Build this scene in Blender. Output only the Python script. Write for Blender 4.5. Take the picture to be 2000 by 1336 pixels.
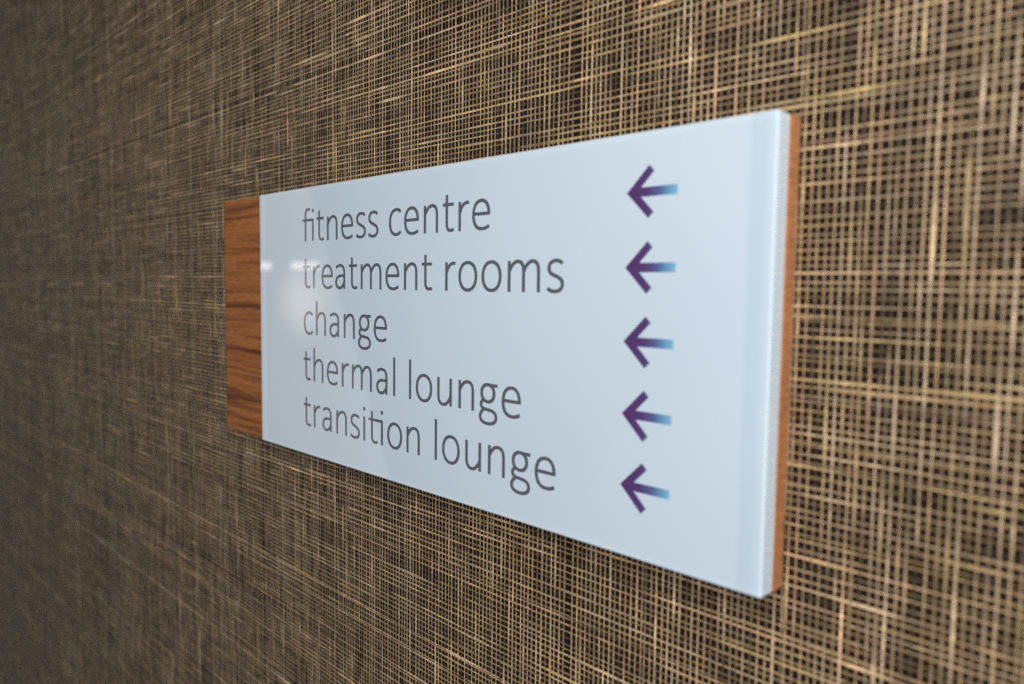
import bpy, bmesh, math, random
import numpy as np
from mathutils import Matrix, Vector

random.seed(7)
rng = np.random.default_rng(11)
scene = bpy.context.scene
for o in list(bpy.data.objects):
    bpy.data.objects.remove(o, do_unlink=True)
COL = scene.collection

# ------------------------------------------------------------------ camera
cam_d = bpy.data.cameras.new('camera')
cam_d.sensor_fit = 'HORIZONTAL'
cam_d.sensor_width = 36.0
cam_d.lens = 1462.093 / 2000.0 * 36.0
cam_d.clip_start = 0.01
cam_d.clip_end = 100.0
cam = bpy.data.objects.new('camera', cam_d)
COL.objects.link(cam)
_R = (0.708293, 0.705804, 0.012715)
_U = (-0.05959, 0.041832, 0.997346)
_F = (-0.703399, 0.707171, -0.071688)
cam.matrix_world = Matrix(((_R[0], _U[0], -_F[0], 0.576457),
                           (_R[1], _U[1], -_F[1], -0.308821),
                           (_R[2], _U[2], -_F[2], 0.027706),
                           (0, 0, 0, 1)))
cam_d.dof.use_dof = True
cam_d.dof.focus_distance = 0.490
cam_d.dof.aperture_fstop = 5.0
cam_d.dof.aperture_blades = 0
scene.camera = cam

# ------------------------------------------------------------------ light
world = bpy.data.worlds.new('World')
scene.world = world
world.use_nodes = True
bg = world.node_tree.nodes['Background']
bg.inputs['Color'].default_value = (0.80, 0.88, 1.0, 1)
bg.inputs['Strength'].default_value = 0.09


def area_lamp(name, loc, target, sx, sy, radiance, color, shape='RECTANGLE', soft=False):
    ld = bpy.data.lights.new(name, 'AREA')
    ld.shape = shape
    ld.size = sx
    ld.size_y = sy
    a = sx * sy * (math.pi / 4 if shape == 'ELLIPSE' else 1.0)
    ld.energy = radiance * math.pi * a
    ld.color = color
    if soft:                                   # diffuser: brightest in the middle, fading to its rim
        ld.use_nodes = True
        nt = ld.node_tree
        em = nt.nodes['Emission']
        geo = nt.nodes.new('ShaderNodeNewGeometry')
        sub = nt.nodes.new('ShaderNodeVectorMath')
        sub.operation = 'SUBTRACT'
        sub.inputs[1].default_value = (0.5, 0.5, 0.0)
        nt.links.new(geo.outputs['Parametric'], sub.inputs[0])
        sep = nt.nodes.new('ShaderNodeSeparateXYZ')
        nt.links.new(sub.outputs[0], sep.inputs[0])
        cmb = nt.nodes.new('ShaderNodeCombineXYZ')
        nt.links.new(sep.outputs['X'], cmb.inputs['X'])
        nt.links.new(sep.outputs['Y'], cmb.inputs['Y'])
        ln = nt.nodes.new('ShaderNodeVectorMath')
        ln.operation = 'LENGTH'
        nt.links.new(cmb.outputs[0], ln.inputs[0])
        mr = nt.nodes.new('ShaderNodeMapRange')
        mr.interpolation_type = 'SMOOTHERSTEP'
        mr.inputs['From Min'].default_value = 0.5
        mr.inputs['From Max'].default_value = 0.0
        nt.links.new(ln.outputs['Value'], mr.inputs['Value'])
        nt.links.new(mr.outputs['Result'], em.inputs['Strength'])
    ob = bpy.data.objects.new(name, ld)
    COL.objects.link(ob)
    ob.location = loc
    d = Vector(target) - Vector(loc)
    ob.rotation_euler = d.to_track_quat('-Z', 'Y').to_euler()
    return ob


# broad cool light across the room (the large reflection in the glass)
area_lamp('window_light', (-2.0, -2.5, 0.9), (-2.0, 0, 0.9), 4.2, 5.6, 0.08, (0.55, 0.88, 1.0), 'ELLIPSE')
# key lamp added beside the camera for the falloff across the wall
area_lamp('key_light', (1.06, -0.80, 0.40), (0.40, 0, 0.0), 0.90, 0.80, 9.3, (1.0, 0.965, 0.93))
# two distant strip lamps and warm glows reflected beside them
area_lamp('strip_lamp', (-7.82, -4.0, 0.255), (-7.82, 0, 0.255), 0.30, 0.085, 3.4, (1.0, 0.94, 0.86))
area_lamp('strip_lamp', (-6.92, -4.0, 0.247), (-6.92, 0, 0.247), 0.60, 0.080, 3.4, (1.0, 0.94, 0.86))
glow = area_lamp('room_glow', (-4.864, -2.6, -0.75), (-4.864, 0, -0.75), 2.2, 5.0, 0.58, (1.0, 0.88, 0.84))  # warm lamp added to tint the reflection at the panel's left end
glow.rotation_euler.rotate_axis('Z', math.radians(27))
area_lamp('far_lamp', (-7.30, -4.2, -0.14), (-7.30, 0, -0.14), 1.7, 1.3, 1.7, (1.0, 0.84, 0.74), soft=True)
# soft glow of the lit ceiling further into the room
area_lamp('ceiling_glow', (-1.6, -2.5, 1.15), (-1.6, 0, 1.15), 3.6, 2.6, 1.2, (1.0, 0.96, 0.97), soft=True)

scene.view_settings.view_transform = 'Standard'
scene.view_settings.look = 'None'
scene.view_settings.gamma = 1.0
scene.view_settings.exposure = 0.0
scene.view_settings.use_curve_mapping = False
scene.cycles.max_bounces = 10
scene.cycles.transmission_bounces = 8
scene.cycles.caustics_refractive = True
scene.cycles.caustics_reflective = True
scene.cycles.blur_glossy = 0.0
scene.cycles.sample_clamp_indirect = 1.5
scene.cycles.use_adaptive_sampling = False
scene.cycles.use_denoising = False
scene.cycles.denoiser = 'OPENIMAGEDENOISE'
scene.cycles.denoising_input_passes = 'RGB_ALBEDO_NORMAL'

# ------------------------------------------------------------------ sizes (metres)
H = 0.100            # half height of the sign
W = 0.43733          # width of the glass
WW = 0.07424         # exposed timber to the left of it
TG = 0.01064         # glass thickness
TW = 0.00949         # timber backing thickness
RECESS = 0.0040      # timber end stands this far behind the glass face
YF = -(TG + TW)      # glass face


# ------------------------------------------------------------------ material helpers
def new_mat(name):
    m = bpy.data.materials.new(name)
    m.use_nodes = True
    nt = m.node_tree
    return m, nt, nt.nodes['Principled BSDF']


def ramp(nt, stops, interp='LINEAR'):
    r = nt.nodes.new('ShaderNodeValToRGB')
    r.color_ramp.interpolation = interp
    while len(r.color_ramp.elements) > 1:
        r.color_ramp.elements.remove(r.color_ramp.elements[-1])
    r.color_ramp.elements[0].position = stops[0][0]
    r.color_ramp.elements[0].color = (*stops[0][1], 1)
    for p, c in stops[1:]:
        e = r.color_ramp.elements.new(p)
        e.color = (*c, 1)
    return r


def noise(nt, vec, scale, detail=3.0, rough=0.5):
    n = nt.nodes.new('ShaderNodeTexNoise')
    n.inputs['Scale'].default_value = scale
    n.inputs['Detail'].default_value = detail
    n.inputs['Roughness'].default_value = rough
    nt.links.new(vec, n.inputs['Vector'])
    return n


def mapped(nt, scale):
    tc = nt.nodes.new('ShaderNodeTexCoord')
    mp = nt.nodes.new('ShaderNodeMapping')
    mp.inputs['Scale'].default_value = scale
    nt.links.new(tc.outputs['Object'], mp.inputs['Vector'])
    return mp.outputs['Vector']


def math_node(nt, op, a, b):
    n = nt.nodes.new('ShaderNodeMath')
    n.operation = op
    for i, v in enumerate((a, b)):
        if isinstance(v, (int, float)):
            n.inputs[i].default_value = v
        else:
            nt.links.new(v, n.inputs[i])
    return n.outputs[0]


# dark ground of the wallcovering
m_ground, nt, b = new_mat('wallcovering_ground')
v = mapped(nt, (1, 1, 1))
n = noise(nt, v, 420, 3)
r = ramp(nt, [(0.3, (0.008, 0.004, 0.0035)), (0.75, (0.020, 0.011, 0.008))])
nt.links.new(n.outputs['Fac'], r.inputs['Fac'])
nt.links.new(r.outputs['Color'], b.inputs['Base Color'])
b.inputs['Roughness'].default_value = 0.8
b.inputs['Specular IOR Level'].default_value = 0.1

# gold threads
m_thread, nt, b = new_mat('wallcovering_thread')
at = nt.nodes.new('ShaderNodeAttribute')
at.attribute_name = 'thread_tint'
v = mapped(nt, (1, 1, 1))
n = noise(nt, v, 700, 3, 0.6)
mx = nt.nodes.new('ShaderNodeMix')
mx.data_type = 'RGBA'
mx.blend_type = 'MULTIPLY'
mx.inputs[0].default_value = 1.0
r = ramp(nt, [(0.28, (0.45, 0.42, 0.40)), (0.60, (1.1, 1.1, 1.1)), (0.66, (1.5, 1.5, 1.55)), (0.74, (2.3, 2.3, 2.45))])  # top stops paint small glints into the thread colour
nt.links.new(n.outputs['Fac'], r.inputs['Fac'])
nt.links.new(at.outputs['Color'], mx.inputs[6])
nt.links.new(r.outputs['Color'], mx.inputs[7])
nt.links.new(mx.outputs[2], b.inputs['Base Color'])
b.inputs['Roughness'].default_value = 0.40
b.inputs['Specular IOR Level'].default_value = 0.5
b.inputs['Metallic'].default_value = 0.15
bp = nt.nodes.new('ShaderNodeBump')
bp.inputs['Strength'].default_value = 0.6
bp.inputs['Distance'].default_value = 0.0004
n2 = noise(nt, v, 900, 2)
nt.links.new(n2.outputs['Fac'], bp.inputs['Height'])
nt.links.new(bp.outputs['Normal'], b.inputs['Normal'])


def wood_mat(name, dark, mid, light, grain=(4.0, 4.0, 105.0)):
    m, nt, b = new_mat(name)
    v = mapped(nt, grain)
    warp = noise(nt, mapped(nt, (9.0, 9.0, 9.0)), 1.0, 2)
    add = nt.nodes.new('ShaderNodeVectorMath')
    add.operation = 'MULTIPLY_ADD'
    nt.links.new(warp.outputs['Color'], add.inputs[0])
    add.inputs[1].default_value = (0.0, 0.0, 1.0)
    nt.links.new(v, add.inputs[2])
    n = noise(nt, add.outputs[0], 1.0, 4, 0.55)
    r = ramp(nt, [(0.36, dark), (0.46, mid), (0.56, light), (0.66, mid), (0.74, dark)])
    nt.links.new(n.outputs['Fac'], r.inputs['Fac'])
    fine = noise(nt, mapped(nt, (120.0, 120.0, 1500.0)), 1.0, 3, 0.6)
    r2 = ramp(nt, [(0.3, (0.62, 0.60, 0.58)), (0.7, (1.2, 1.2, 1.2))])
    nt.links.new(fine.outputs['Fac'], r2.inputs['Fac'])
    mx = nt.nodes.new('ShaderNodeMix')
    mx.data_type = 'RGBA'
    mx.blend_type = 'MULTIPLY'
    mx.inputs[0].default_value = 1.0
    nt.links.new(r.outputs['Color'], mx.inputs[6])
    nt.links.new(r2.outputs['Color'], mx.inputs[7])
    nt.links.new(mx.outputs[2], b.inputs['Base Color'])
    b.inputs['Roughness'].default_value = 0.5
    b.inputs['Specular IOR Level'].default_value = 0.18
    bp = nt.nodes.new('ShaderNodeBump')
    bp.inputs['Strength'].default_value = 0.25
    bp.inputs['Distance'].default_value = 0.0002
    nt.links.new(fine.outputs['Fac'], bp.inputs['Height'])
    nt.links.new(bp.outputs['Normal'], b.inputs['Normal'])
    return m


m_wood = wood_mat('oiled_timber', (0.105, 0.031, 0.010), (0.275, 0.090, 0.024), (0.41, 0.150, 0.040))

m_edge = wood_mat('timber_long_grain', (0.32, 0.135, 0.056), (0.42, 0.18, 0.078), (0.48, 0.22, 0.10), (60.0, 420.0, 3.0))

# pale coat seen under clear glass
m_back, nt, b = new_mat('back_painted_glass')
n = noise(nt, mapped(nt, (6, 6, 6)), 1.0, 2)
r = ramp(nt, [(0.3, (0.525, 0.63, 0.725)), (0.7, (0.55, 0.655, 0.745))])
nt.links.new(n.outputs['Fac'], r.inputs['Fac'])
# light refracted at all four glass edges, painted into the base colour as bands
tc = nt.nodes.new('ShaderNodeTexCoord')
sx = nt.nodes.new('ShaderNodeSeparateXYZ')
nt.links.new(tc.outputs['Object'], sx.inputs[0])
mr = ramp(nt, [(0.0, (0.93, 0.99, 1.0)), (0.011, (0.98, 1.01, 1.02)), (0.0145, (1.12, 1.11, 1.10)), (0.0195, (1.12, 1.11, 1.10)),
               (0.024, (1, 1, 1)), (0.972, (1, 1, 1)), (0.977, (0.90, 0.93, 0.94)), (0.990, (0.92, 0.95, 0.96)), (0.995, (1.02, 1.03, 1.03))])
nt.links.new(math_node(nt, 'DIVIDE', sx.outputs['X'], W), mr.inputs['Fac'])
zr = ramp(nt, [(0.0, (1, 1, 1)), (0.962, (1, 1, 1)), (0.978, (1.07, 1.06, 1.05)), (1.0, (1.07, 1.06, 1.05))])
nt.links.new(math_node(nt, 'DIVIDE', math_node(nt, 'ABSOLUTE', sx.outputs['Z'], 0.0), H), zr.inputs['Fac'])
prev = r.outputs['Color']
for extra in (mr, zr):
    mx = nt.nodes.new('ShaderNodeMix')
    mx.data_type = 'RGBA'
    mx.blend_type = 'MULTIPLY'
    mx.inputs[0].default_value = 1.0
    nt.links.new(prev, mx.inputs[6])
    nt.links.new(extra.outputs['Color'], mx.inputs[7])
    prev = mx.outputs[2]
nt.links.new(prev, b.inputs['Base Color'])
b.inputs['Roughness'].default_value = 0.9
b.inputs['Specular IOR Level'].default_value = 0.0
b.inputs['Coat Weight'].default_value = 1.0
b.inputs['Coat IOR'].default_value = 1.5
dust = noise(nt, mapped(nt, (1, 1, 1)), 35, 5, 0.7)
rd = ramp(nt, [(0.55, (0.0, 0.0, 0.0)), (0.80, (0.05, 0.05, 0.05))])
nt.links.new(dust.outputs['Fac'], rd.inputs['Fac'])
nt.links.new(rd.outputs['Color'], b.inputs['Coat Roughness'])

# printing inks
m_ink, nt, b = new_mat('slate_ink')
n = noise(nt, mapped(nt, (1, 1, 1)), 60, 2)
r = ramp(nt, [(0.3, (0.086, 0.091, 0.115)), (0.7, (0.098, 0.103, 0.130))])
nt.links.new(n.outputs['Fac'], r.inputs['Fac'])
nt.links.new(r.outputs['Color'], b.inputs['Base Color'])
b.inputs['Roughness'].default_value = 0.0
b.inputs['IOR'].default_value = 1.5

m_arrow, nt, b = new_mat('violet_to_blue_ink')
tc = nt.nodes.new('ShaderNodeTexCoord')
sx = nt.nodes.new('ShaderNodeSeparateXYZ')
nt.links.new(tc.outputs['Object'], sx.inputs[0])
fac = math_node(nt, 'DIVIDE', sx.outputs['X'], 0.0277)
r = ramp(nt, [(0.0, (0.085, 0.030, 0.125)), (0.42, (0.080, 0.040, 0.150)),
              (0.66, (0.085, 0.115, 0.28)), (0.84, (0.12, 0.30, 0.50)), (1.0, (0.21, 0.45, 0.64))])
nt.links.new(fac, r.inputs['Fac'])
nt.links.new(r.outputs['Color'], b.inputs['Base Color'])
b.inputs['Roughness'].default_value = 0.0
b.inputs['IOR'].default_value = 1.5


# ------------------------------------------------------------------ object helpers
def link_mesh(name, me, mat, parent=None, loc=None):
    if mat is not None and not me.materials:
        me.materials.append(mat)
    o = bpy.data.objects.new(name, me)
    COL.objects.link(o)
    if loc is not None:
        o.location = loc
    if parent is not None:
        o.parent = parent
    return o


def box_bm(x0, x1, y0, y1, z0, z1, bevel=0.0, seg=2):
    bm = bmesh.new()
    bmesh.ops.create_cube(bm, size=1.0)
    for vv in bm.verts:
        vv.co = Vector((x0 + (vv.co.x + .5) * (x1 - x0), y0 + (vv.co.y + .5) * (y1 - y0), z0 + (vv.co.z + .5) * (z1 - z0)))
    if bevel:
        bmesh.ops.bevel(bm, geom=list(bm.edges), offset=bevel, segments=seg, profile=0.5, affect='EDGES')
    return bm


def bm_to_mesh(bm, name, smooth=False):
    bmesh.ops.recalc_face_normals(bm, faces=bm.faces)
    me = bpy.data.meshes.new(name)
    bm.to_mesh(me)
    bm.free()
    if smooth:
        me.polygons.foreach_set('use_smooth', [True] * len(me.polygons))
    return me


# ------------------------------------------------------------------ the wall: dark ground + a relief of crossing threads in ONE mesh
def smooth_noise(n_thread, n_pt, step, amp):
    """random curves, one per thread, with a control point every `step` samples"""
    nc = int(n_pt / step) + 4
    c = rng.normal(0, 1, (n_thread, nc))
    x = np.arange(n_pt) / step + rng.random((n_thread, 1)) * 1.0
    i = np.floor(x).astype(int)
    t = x - i
    t = t * t * (3 - 2 * t)
    rows = np.arange(n_thread)[:, None]
    return amp * (c[rows, i] * (1 - t) + c[rows, i + 1] * t)


X0, X1, Z0, Z1 = -2.60, 1.00, -1.10, 0.80
PITCH = 0.00336
SEG = 0.0048


def thread_positions(a, b):
    out = []
    p = a
    while p < b:
        out.append(p)
        u = rng.random()
        if u < 0.03:
            p += PITCH * rng.uniform(0.55, 0.75)
        elif u < 0.045:
            p += PITCH * rng.uniform(1.35, 1.75)
        else:
            p += PITCH * rng.uniform(0.92, 1.08)
    return np.array(out)


GOLD = np.array([(0.40, 0.30, 0.155), (0.42, 0.285, 0.17), (0.36, 0.28, 0.135), (0.46, 0.37, 0.24), (0.33, 0.25, 0.15)]) * (0.895, 0.835, 0.80)


def threads(pos, a, b, lift, half, spread, tone):
    n = len(pos)
    m = int((b - a) / SEG) + 1
    s = np.linspace(a, b, m)[None, :].repeat(n, 0)
    off = pos[:, None] + smooth_noise(n, m, 26, 0.00013) + smooth_noise(n, m, 3.5, 0.00006)
    off = off + (rng.normal(0, 0.00025, (n, 1))) * (s - (a + b) / 2)
    base = np.exp(rng.normal(0, 0.13, (n, 1))) * half
    slub = np.clip(smooth_noise(n, m, 6, 1.0) - 0.6, 0, 1.0)
    w = base * (1 + 0.75 * slub) * (1 + smooth_noise(n, m, 2.2, 0.12))
    w = np.clip(w, 0.00022, 0.0014)
    h = lift + 0.00006 * (w / 0.0005) ** 0.5
    verts = np.zeros((n, m, 3, 3))          # (thread, sample, across, (along, side, out))
    for k, (du, dh) in enumerate(((-1, 0), (0, 1), (1, 0))):
        verts[:, :, k, 0] = s
        verts[:, :, k, 1] = off + du * w
        verts[:, :, k, 2] = np.where(dh, h, lift * 0.3)
    mixer = np.clip(0.5 + smooth_noise(n, m, 9, 0.45), 0, 1)[:, :, None]
    pa = GOLD[rng.integers(0, len(GOLD), n)][:, None, :]
    pb = GOLD[rng.integers(0, len(GOLD), n)][:, None, :]
    fade = 1 - 0.68 * np.clip(smooth_noise(n, m, 7, 1.0) - 0.45, 0, 1.2)
    bright = np.exp(rng.normal(0, spread, (n, 1)) + smooth_noise(n, m, 8, 0.16) + smooth_noise(n, m, 2.2, 0.18)) * (1 + 0.2 * slub) * fade
    bright = bright * np.where(rng.random((n, m)) < 0.035, 1.4, 1.0)  # random samples brightened as painted glints
    col = (pa * mixer + pb * (1 - mixer)) * bright[:, :, None] * tone
    col = col[:, :, None, :].repeat(3, 2)
    idx = np.arange(n * m * 3).reshape(n, m, 3)
    q = np.stack([idx[:, :-1, :-1], idx[:, 1:, :-1], idx[:, 1:, 1:], idx[:, :-1, 1:]], -1).reshape(-1, 4)
    return verts.reshape(-1, 3), col.reshape(-1, 3), q


vv_, vc_, vq_ = threads(thread_positions(X0, X1), Z0, Z1, 0.00005, 0.00038, 0.10, np.array((1.40, 1.44, 1.56)))
hv_, hc_, hq_ = threads(thread_positions(Z0, Z1), X0, X1, 0.00002, 0.00043, 0.22, np.array((1.06, 1.06, 1.04)))
Vv = np.stack([vv_[:, 1], -vv_[:, 2], vv_[:, 0]], -1)      # vertical threads: along z
Hv = np.stack([hv_[:, 0], -hv_[:, 2], hv_[:, 1]], -1)
vq_ = vq_[:, ::-1]
back = np.array([(X0, 0, Z0), (X1, 0, Z0), (X1, 0, Z1), (X0, 0, Z1),
                 (X0, .02, Z0), (X1, .02, Z0), (X1, .02, Z1), (X0, .02, Z1)])
bq = np.array([(0, 1, 2, 3), (5, 4, 7, 6), (0, 4, 5, 1), (3, 2, 6, 7), (0, 3, 7, 4), (1, 5, 6, 2)])
allv = np.concatenate([back, Vv, Hv])
allq = np.concatenate([bq, vq_ + 8, hq_ + 8 + len(Vv)])
allc = np.concatenate([np.full((8, 3), 0.02), vc_, hc_])
me = bpy.data.meshes.new('wall')
me.vertices.add(len(allv))
me.vertices.foreach_set('co', allv.astype(np.float32).ravel())
me.loops.add(len(allq) * 4)
me.loops.foreach_set('vertex_index', allq.astype(np.int32).ravel())
me.polygons.add(len(allq))
me.polygons.foreach_set('loop_start', (np.arange(len(allq)) * 4).astype(np.int32))
mi = np.ones(len(allq), dtype=np.int32)
mi[:6] = 0
me.materials.append(m_ground)
me.materials.append(m_thread)
me.polygons.foreach_set('material_index', mi)
sm = np.ones(len(allq), dtype=bool)
sm[:6] = False
me.polygons.foreach_set('use_smooth', sm)
ca = me.color_attributes.new('thread_tint', 'FLOAT_COLOR', 'POINT')
ca.data.foreach_set('color', np.concatenate([allc, np.ones((len(allc), 1))], 1).astype(np.float32).ravel())
me.update(calc_edges=True)
wall = bpy.data.objects.new('wall', me)
COL.objects.link(wall)
wall['kind'] = 'structure'
wall['label'] = 'dark brown wall under a wallcovering of crossing gold threads'

# ------------------------------------------------------------------ the sign
sign = bpy.data.objects.new('direction_sign', None)
COL.objects.link(sign)
sign.location = (W / 2, -0.0006, 0)
sign['label'] = 'pale blue glass direction sign with timber end, five grey lines and violet arrows'
sign['category'] = 'sign'
SX = W / 2


def place(o):
    """parent to the sign's base without moving the geometry"""
    o.parent = sign
    o.matrix_parent_inverse = Matrix.Identity(4)
    o.location = (o.location.x - SX, o.location.y, o.location.z)
    return o


# timber backing: a plate behind the glass that thickens into the exposed left end
bm = bmesh.new()
ye = YF + RECESS
prof = [(-WW, 0), (-WW, ye), (-0.0002, ye), (-0.0002, -TW), (W, -TW), (W, 0)]
f0 = bm.faces.new([bm.verts.new((x, y, -H)) for x, y in prof])
ext = bmesh.ops.extrude_face_region(bm, geom=[f0])
for g_ in ext['geom']:
    if isinstance(g_, bmesh.types.BMVert):
        g_.co.z = H
bmesh.ops.bevel(bm, geom=list(bm.edges), offset=0.0006, segments=2, profile=0.5, affect='EDGES')
me = bm_to_mesh(bm, 'timber_backing')
me.materials.append(m_wood)
me.materials.append(m_edge)
for pl in me.polygons:                    # lipping along the right-hand end
    pl.material_index = 1 if pl.center.x > W - 0.001 else 0
o = link_mesh('timber_backing', me, None)
o['label'] = 'orange brown timber backing with dark grain, bare at the left end'
place(o)

# back-painted glass panel with a polished arris
x0, x1 = 0.0002, W
bm = box_bm(x0, x1, YF, -TW - 0.00002, -H, H, bevel=0.0008, seg=1)
me = bm_to_mesh(bm, 'glass_panel')
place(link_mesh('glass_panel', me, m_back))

# ------------------------------------------------------------------ lettering: pen strokes -> signed distance -> outline -> filled flat ink
SW, SH = 2.36, 1.96      # stem and bar thickness in mm


def bez(p0, p1, p2, p3, n=18):
    t = np.linspace(0, 1, n)[:, None]
    p0, p1, p2, p3 = map(np.array, (p0, p1, p2, p3))
    return (1 - t) ** 3 * p0 + 3 * (1 - t) ** 2 * t * p1 + 3 * (1 - t) * t * t * p2 + t ** 3 * p3


def path(start, *cmds):
    pts = [np.array([start], float)]
    cur = start
    for c in cmds:
        if len(c) == 2:
            n = max(2, int(math.hypot(c[0] - cur[0], c[1] - cur[1]) / 0.6) + 1)
            t = np.linspace(0, 1, n)[1:, None]
            pts.append(np.array(cur) * (1 - t) + np.array(c) * t)
            cur = c
        else:
            pts.append(bez(cur, c[0:2], c[2:4], c[4:6])[1:])
            cur = c[4:6]
    return np.concatenate(pts)


def ell(cx, cy, rx, ry, k=2.15):
    t = np.linspace(0, 2 * math.pi, 73)
    c, s = np.cos(t), np.sin(t)
    return np.stack([cx + rx * np.sign(c) * np.abs(c) ** (2 / k), cy + ry * np.sign(s) * np.abs(s) ** (2 / k)], -1)


XH = 17.15
ARCH = lambda x, w: path((x + 0.3, 11.6), (x + 2.0, 14.9, x + 4.3, 16.7, x + 6.9 * w / 11.6, 16.7), (x + w - 1.3, 16.7, x + w, 14.6, x + w, 10.6), (x + w, 0))
STEM = lambda x, h, z=0: path((x, z), (x, h))
E_ = [path((1.2, 9.15), (14.0, 9.15)),
      path((13.9, 8.35), (14.1, 13.6, 11.7, 16.72, 7.8, 16.72), (3.4, 16.72, 1.1, 13.3, 1.1, 8.6), (1.1, 3.6, 3.5, 0.6, 8.2, 0.6), (10.8, 0.6, 12.7, 1.3, 14.2, 2.2))]
T_ = lambda bar: [path((0, 22.1), (0, 5.0), (0, 2.0, 1.4, 0.85, 3.7, 0.85), (4.8, 0.85, 5.6, 1.1, 6.5, 1.5))] + bar
GLYPH = {
    'n': [STEM(0, XH), ARCH(0, 11.6)],
    'h': [STEM(0, 25.6), ARCH(0, 11.6)],
    'm': [STEM(0, XH), ARCH(0, 11.0), ARCH(11.0, 11.0)],
    'r': [STEM(0, XH), path((0.3, 11.0), (1.9, 14.8, 3.9, 17.2, 8.2, 16.25))],
    't': T_([path((-3.7, 16.3), (6.4, 16.3))]),
    'ti': T_([path((-4.1, 16.3), (12.6, 16.3))]) + [STEM(11.6, 16.8)],
    'fi': [path((0, 0), (0, 19.3), (0, 22.5, 1.5, 24.0, 4.0, 24.0), (5.0, 24.0, 5.8, 23.8, 6.6, 23.4)), path((-4.1, 15.9), (11.6, 15.9)), STEM(10.6, 16.5)],
    'i': [STEM(0, XH)],
    'l': [STEM(0, 25.7)],
    'e': E_,
    'o': [ell(8.15, 8.65, 7.08, 8.07)],
    'c': [path((12.6, 14.9), (11.2, 16.2, 9.8, 16.72, 8.2, 16.72), (3.6, 16.72, 1.1, 13.3, 1.1, 8.5), (1.1, 3.5, 3.5, 0.6, 7.9, 0.6), (9.7, 0.6, 11.3, 1.3, 12.7, 2.5))],
    'a': [path((1.1, 15.0), (2.7, 16.2, 4.5, 16.72, 6.3, 16.72), (10.2, 16.72, 11.6, 14.7, 11.6, 11.4), (11.6, 0)),
          path((11.6, 9.3), (7.5, 9.3), (3.4, 9.3, 1.1, 7.6, 1.1, 4.7), (1.1, 2.1, 3.0, 0.6, 5.5, 0.6), (8.0, 0.6, 9.9, 2.2, 11.4, 4.6))],
    's': [path((10.9, 15.2), (9.5, 16.2, 8.1, 16.72, 6.6, 16.72), (3.5, 16.72, 1.5, 15.2, 1.5, 12.8), (1.5, 10.2, 3.8, 9.6, 6.2, 8.7), (9.2, 7.6, 10.85, 6.6, 10.85, 4.4), (10.85, 2.0, 8.7, 0.6, 5.6, 0.6), (3.6, 0.6, 1.9, 1.2, 0.5, 2.2))],
    'u': [path((0, XH), (0, 6.6), (0, 2.5, 1.6, 0.6, 4.8, 0.6), (7.3, 0.6, 9.3, 2.4, 11.3, 5.6)), STEM(11.55, XH)],
    'g': [ell(7.3, 11.75, 5.15, 4.95), path((9.0, 16.55), (15.3, 16.55)),
          path((3.9, 7.9), (2.2, 6.8, 1.6, 5.6, 1.7, 4.6), (1.9, 3.2, 3.3, 2.7, 5.2, 2.4), (9.4, 2.0), (12.7, 1.7, 14.2, 0.1, 14.2, -2.0), (14.2, -4.4, 11.4, -5.9, 7.5, -5.9), (3.4, -5.9, 1.1, -4.4, 1.1, -2.2), (1.1, -0.2, 2.5, 1.5, 4.8, 2.5))],
}
DOTS = {'i': [(0, 22.6, 1.45)], 'fi': [(10.6, 22.6, 1.45)], 'ti': [(11.6, 22.4, 1.45)]}


def stroke_sdf(P, pts):
    """distance to a pen stroke, thinner where it runs level, cut square at open ends"""
    best = np.full(P.shape[:-1], 1e9)
    closed = np.hypot(*(pts[0] - pts[-1])) < 1e-6
    d0 = pts[1] - pts[0]
    d1 = pts[-1] - pts[-2]
    d0 = d0 / np.hypot(*d0)
    d1 = d1 / np.hypot(*d1)
    L = np.concatenate([[0], np.cumsum(np.hypot(*(np.diff(pts, axis=0).T)))])
    for i in range(len(pts) - 1):
        a, b = pts[i], pts[i + 1]
        ab = b - a
        ln = np.hypot(*ab)
        if ln < 1e-9:
            continue
        ang = abs(ab[1]) / ln
        hw = (SH + (SW - SH) * ang) / 2
        t = np.clip(((P - a) @ ab) / (ln * ln), 0, 1)
        q = P - a - t[..., None] * ab
        d = np.hypot(q[..., 0], q[..., 1]) - hw
        if not closed:
            if L[i] < 1.6:
                d = np.maximum(d, -((P - pts[0]) @ d0))
            if L[-1] - L[i + 1] < 1.6:
                d = np.maximum(d, (P - pts[-1]) @ d1)
        best = np.minimum(best, d)
    return best


def contours(F, xs, zs):
    """marching squares -> closed loops"""
    nz, nx = F.shape
    segs = {}

    def pt(e):
        k, i, j = e
        if k == 0:
            a, b2 = F[j, i], F[j, i + 1]
            t = a / (a - b2)
            return (xs[i] + t * (xs[i + 1] - xs[i]), zs[j])
        a, b2 = F[j, i], F[j + 1, i]
        t = a / (a - b2)
        return (xs[i], zs[j] + t * (zs[j + 1] - zs[j]))
    ins = F < 0
    code = ins[:-1, :-1] * 1 + ins[:-1, 1:] * 2 + ins[1:, 1:] * 4 + ins[1:, :-1] * 8
    tab = {1: [(3, 0)], 2: [(0, 1)], 3: [(3, 1)], 4: [(1, 2)], 6: [(0, 2)], 7: [(3, 2)], 8: [(2, 3)], 9: [(2, 0)], 11: [(2, 1)], 12: [(1, 3)], 13: [(1, 0)], 14: [(0, 3)], 5: [(3, 0), (1, 2)], 10: [(0, 1), (2, 3)]}
    for j, i in zip(*np.nonzero((code > 0) & (code < 15))):
        edges = ((0, i, j), (1, i + 1, j), (0, i, j + 1), (1, i, j))
        for a, b2 in tab[int(code[j, i])]:
            segs[edges[a]] = edges[b2]
    loops = []
    while segs:
        s, e = next(iter(segs.items()))
        loop = [s]
        del segs[s]
        while e != s and e in segs:
            loop.append(e)
            e = segs.pop(e)
        loops.append(np.array([pt(q) for q in loop]))
    return loops


_cache = {}


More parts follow.
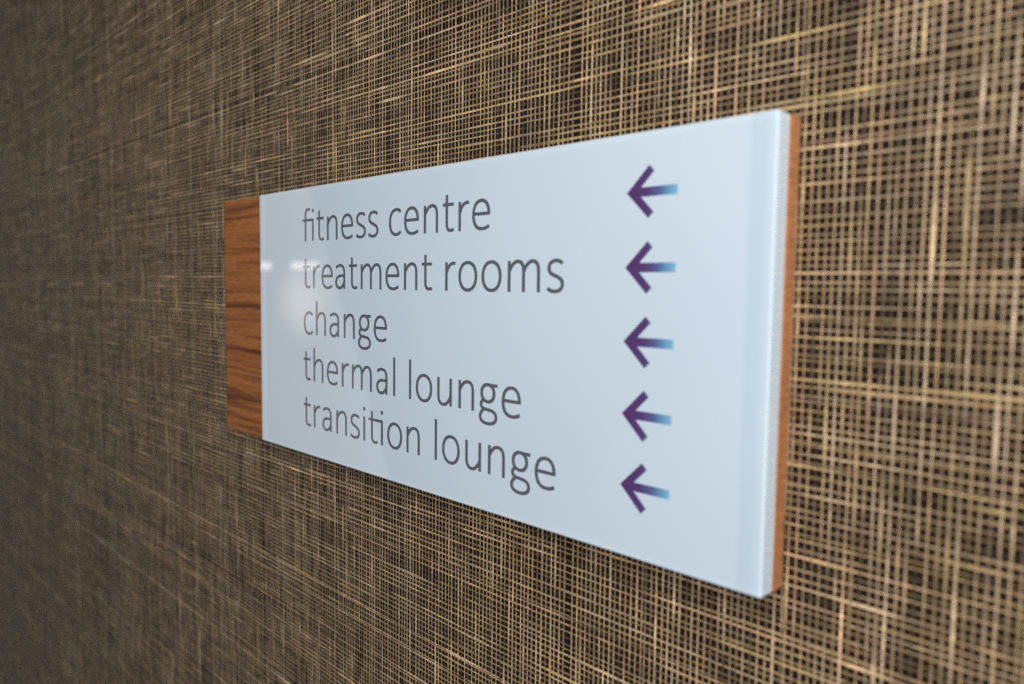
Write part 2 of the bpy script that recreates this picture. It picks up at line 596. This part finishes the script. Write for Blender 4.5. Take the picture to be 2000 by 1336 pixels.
def glyph_loops(ch):
    if ch not in _cache:
        st = GLYPH[ch]
        allp = np.concatenate(st)
        xs = np.arange(allp[:, 0].min() - 2, allp[:, 0].max() + 2, 0.17)
        zs = np.arange(allp[:, 1].min() - 2, max(allp[:, 1].max(), 24.5 if ch in DOTS else -99) + 2, 0.17)
        P = np.stack(np.meshgrid(xs, zs), -1)
        Fd = np.minimum.reduce([stroke_sdf(P, s) for s in st])
        for (dx, dz, rr) in DOTS.get(ch, []):
            Fd = np.minimum(Fd, np.hypot(P[..., 0] - dx, P[..., 1] - dz) - rr)
        Fd = Fd + 0.0123e-3
        _cache[ch] = contours(Fd, xs, zs)
    return _cache[ch]


def filled_mesh(name, loops):
    """flat filled outlines (x, z) in metres, lying in the plane y = 0 and facing -y"""
    cu = bpy.data.curves.new(name, 'CURVE')
    cu.dimensions = '2D'
    cu.fill_mode = 'FRONT'
    for lp in loops:
        sp = cu.splines.new('POLY')
        sp.points.add(len(lp) - 1)
        sp.points.foreach_set('co', np.concatenate([lp, np.zeros((len(lp), 1)), np.ones((len(lp), 1))], 1).ravel())
        sp.use_cyclic_u = True
    tmp = bpy.data.objects.new(name, cu)
    COL.objects.link(tmp)
    dg = bpy.context.evaluated_depsgraph_get()
    me = bpy.data.meshes.new_from_object(tmp.evaluated_get(dg))
    bpy.data.objects.remove(tmp, do_unlink=True)
    bpy.data.curves.remove(cu)
    me.transform(Matrix.Rotation(math.pi / 2, 4, 'X'))
    bm = bmesh.new()
    bm.from_mesh(me)
    bm.normal_update()
    for fc in bm.faces:
        if fc.normal.y > 0:
            fc.normal_flip()
    bm.to_mesh(me)
    bm.free()
    me.name = name
    me.materials.clear()
    return me


SXF, SZF = 0.989313, 0.981221
LINES = [
    ('fitness centre', 60.98, [('fi', 64.7), ('t', 84.1), ('n', 95.95), ('e', 113.5), ('s', 131.9), ('s', 146.5), ('c', 170.3), ('e', 186.6), ('n', 207.6), ('t', 228.4), ('r', 240.1), ('e', 251.0)]),
    ('treatment rooms', 25.80, [('t', 64.4), ('r', 76.2), ('e', 87.2), ('a', 105.6), ('t', 126.9), ('m', 138.8), ('e', 166.5), ('n', 187.6), ('t', 208.3), ('r', 228.4), ('o', 239.4), ('o', 259.4), ('m', 281.7), ('s', 309.6)]),
    ('change', -9.15, [('c', 61.4), ('h', 79.9), ('a', 97.6), ('n', 117.5), ('g', 134.4), ('e', 153.1)]),
    ('thermal lounge', -44.40, [('t', 64.2), ('h', 76.1), ('e', 93.7), ('r', 114.7), ('m', 127.7), ('a', 156.0), ('l', 176.2), ('l', 193.2), ('o', 199.2), ('u', 221.5), ('n', 241.3), ('g', 258.3), ('e', 277.0)]),
    ('transition lounge', -79.62, [('t', 64.1), ('r', 76.1), ('a', 87.2), ('n', 107.3), ('s', 124.4), ('i', 141.7), ('ti', 150.9), ('o', 168.6), ('n', 190.7), ('l', 219.3), ('o', 225.4), ('u', 247.8), ('n', 267.4), ('g', 284.5), ('e', 303.1)]),
]
INK_Y = YF - 0.00006
for words, base, gl in LINES:
    loops = []
    for ch, x in gl:
        for lp in glyph_loops(ch):
            q = np.empty_like(lp)
            q[:, 0] = ((lp[:, 0] + x) * SXF + 8.428 + 0.01) * 1e-3
            q[:, 1] = ((lp[:, 1] + base) * SZF + 0.40) * 1e-3
            loops.append(q)
    me = filled_mesh('text_line', loops)
    o = link_mesh('text_line', me, m_ink, loc=(0, INK_Y, 0))
    o['label'] = 'slate grey lettering reading ' + words
    place(o)

# arrows
c = math.sqrt(0.5)
aw = 4.1
tip = (0, 0)
hs = 2.2
ax = 12.3
arrow = [tip, (ax, ax), (ax + aw * c, ax - aw * c), (aw * 2 * c + hs, hs), (27.8, hs), (27.8, -hs), (aw * 2 * c + hs, -hs), (ax + aw * c, -ax + aw * c), (ax, -ax)]
arrow = np.array(arrow) * (SXF, SZF) * 1e-3
me_arrow = filled_mesh('arrow', [arrow])
for (words, base, gl), zc in zip(LINES, (72.45, 37.95, 3.4, -31.0, -65.2)):
    o = link_mesh('arrow', me_arrow, m_arrow, loc=(0.36445, INK_Y, zc * 1e-3))
    o['label'] = 'violet arrow fading to blue beside ' + words
    place(o)
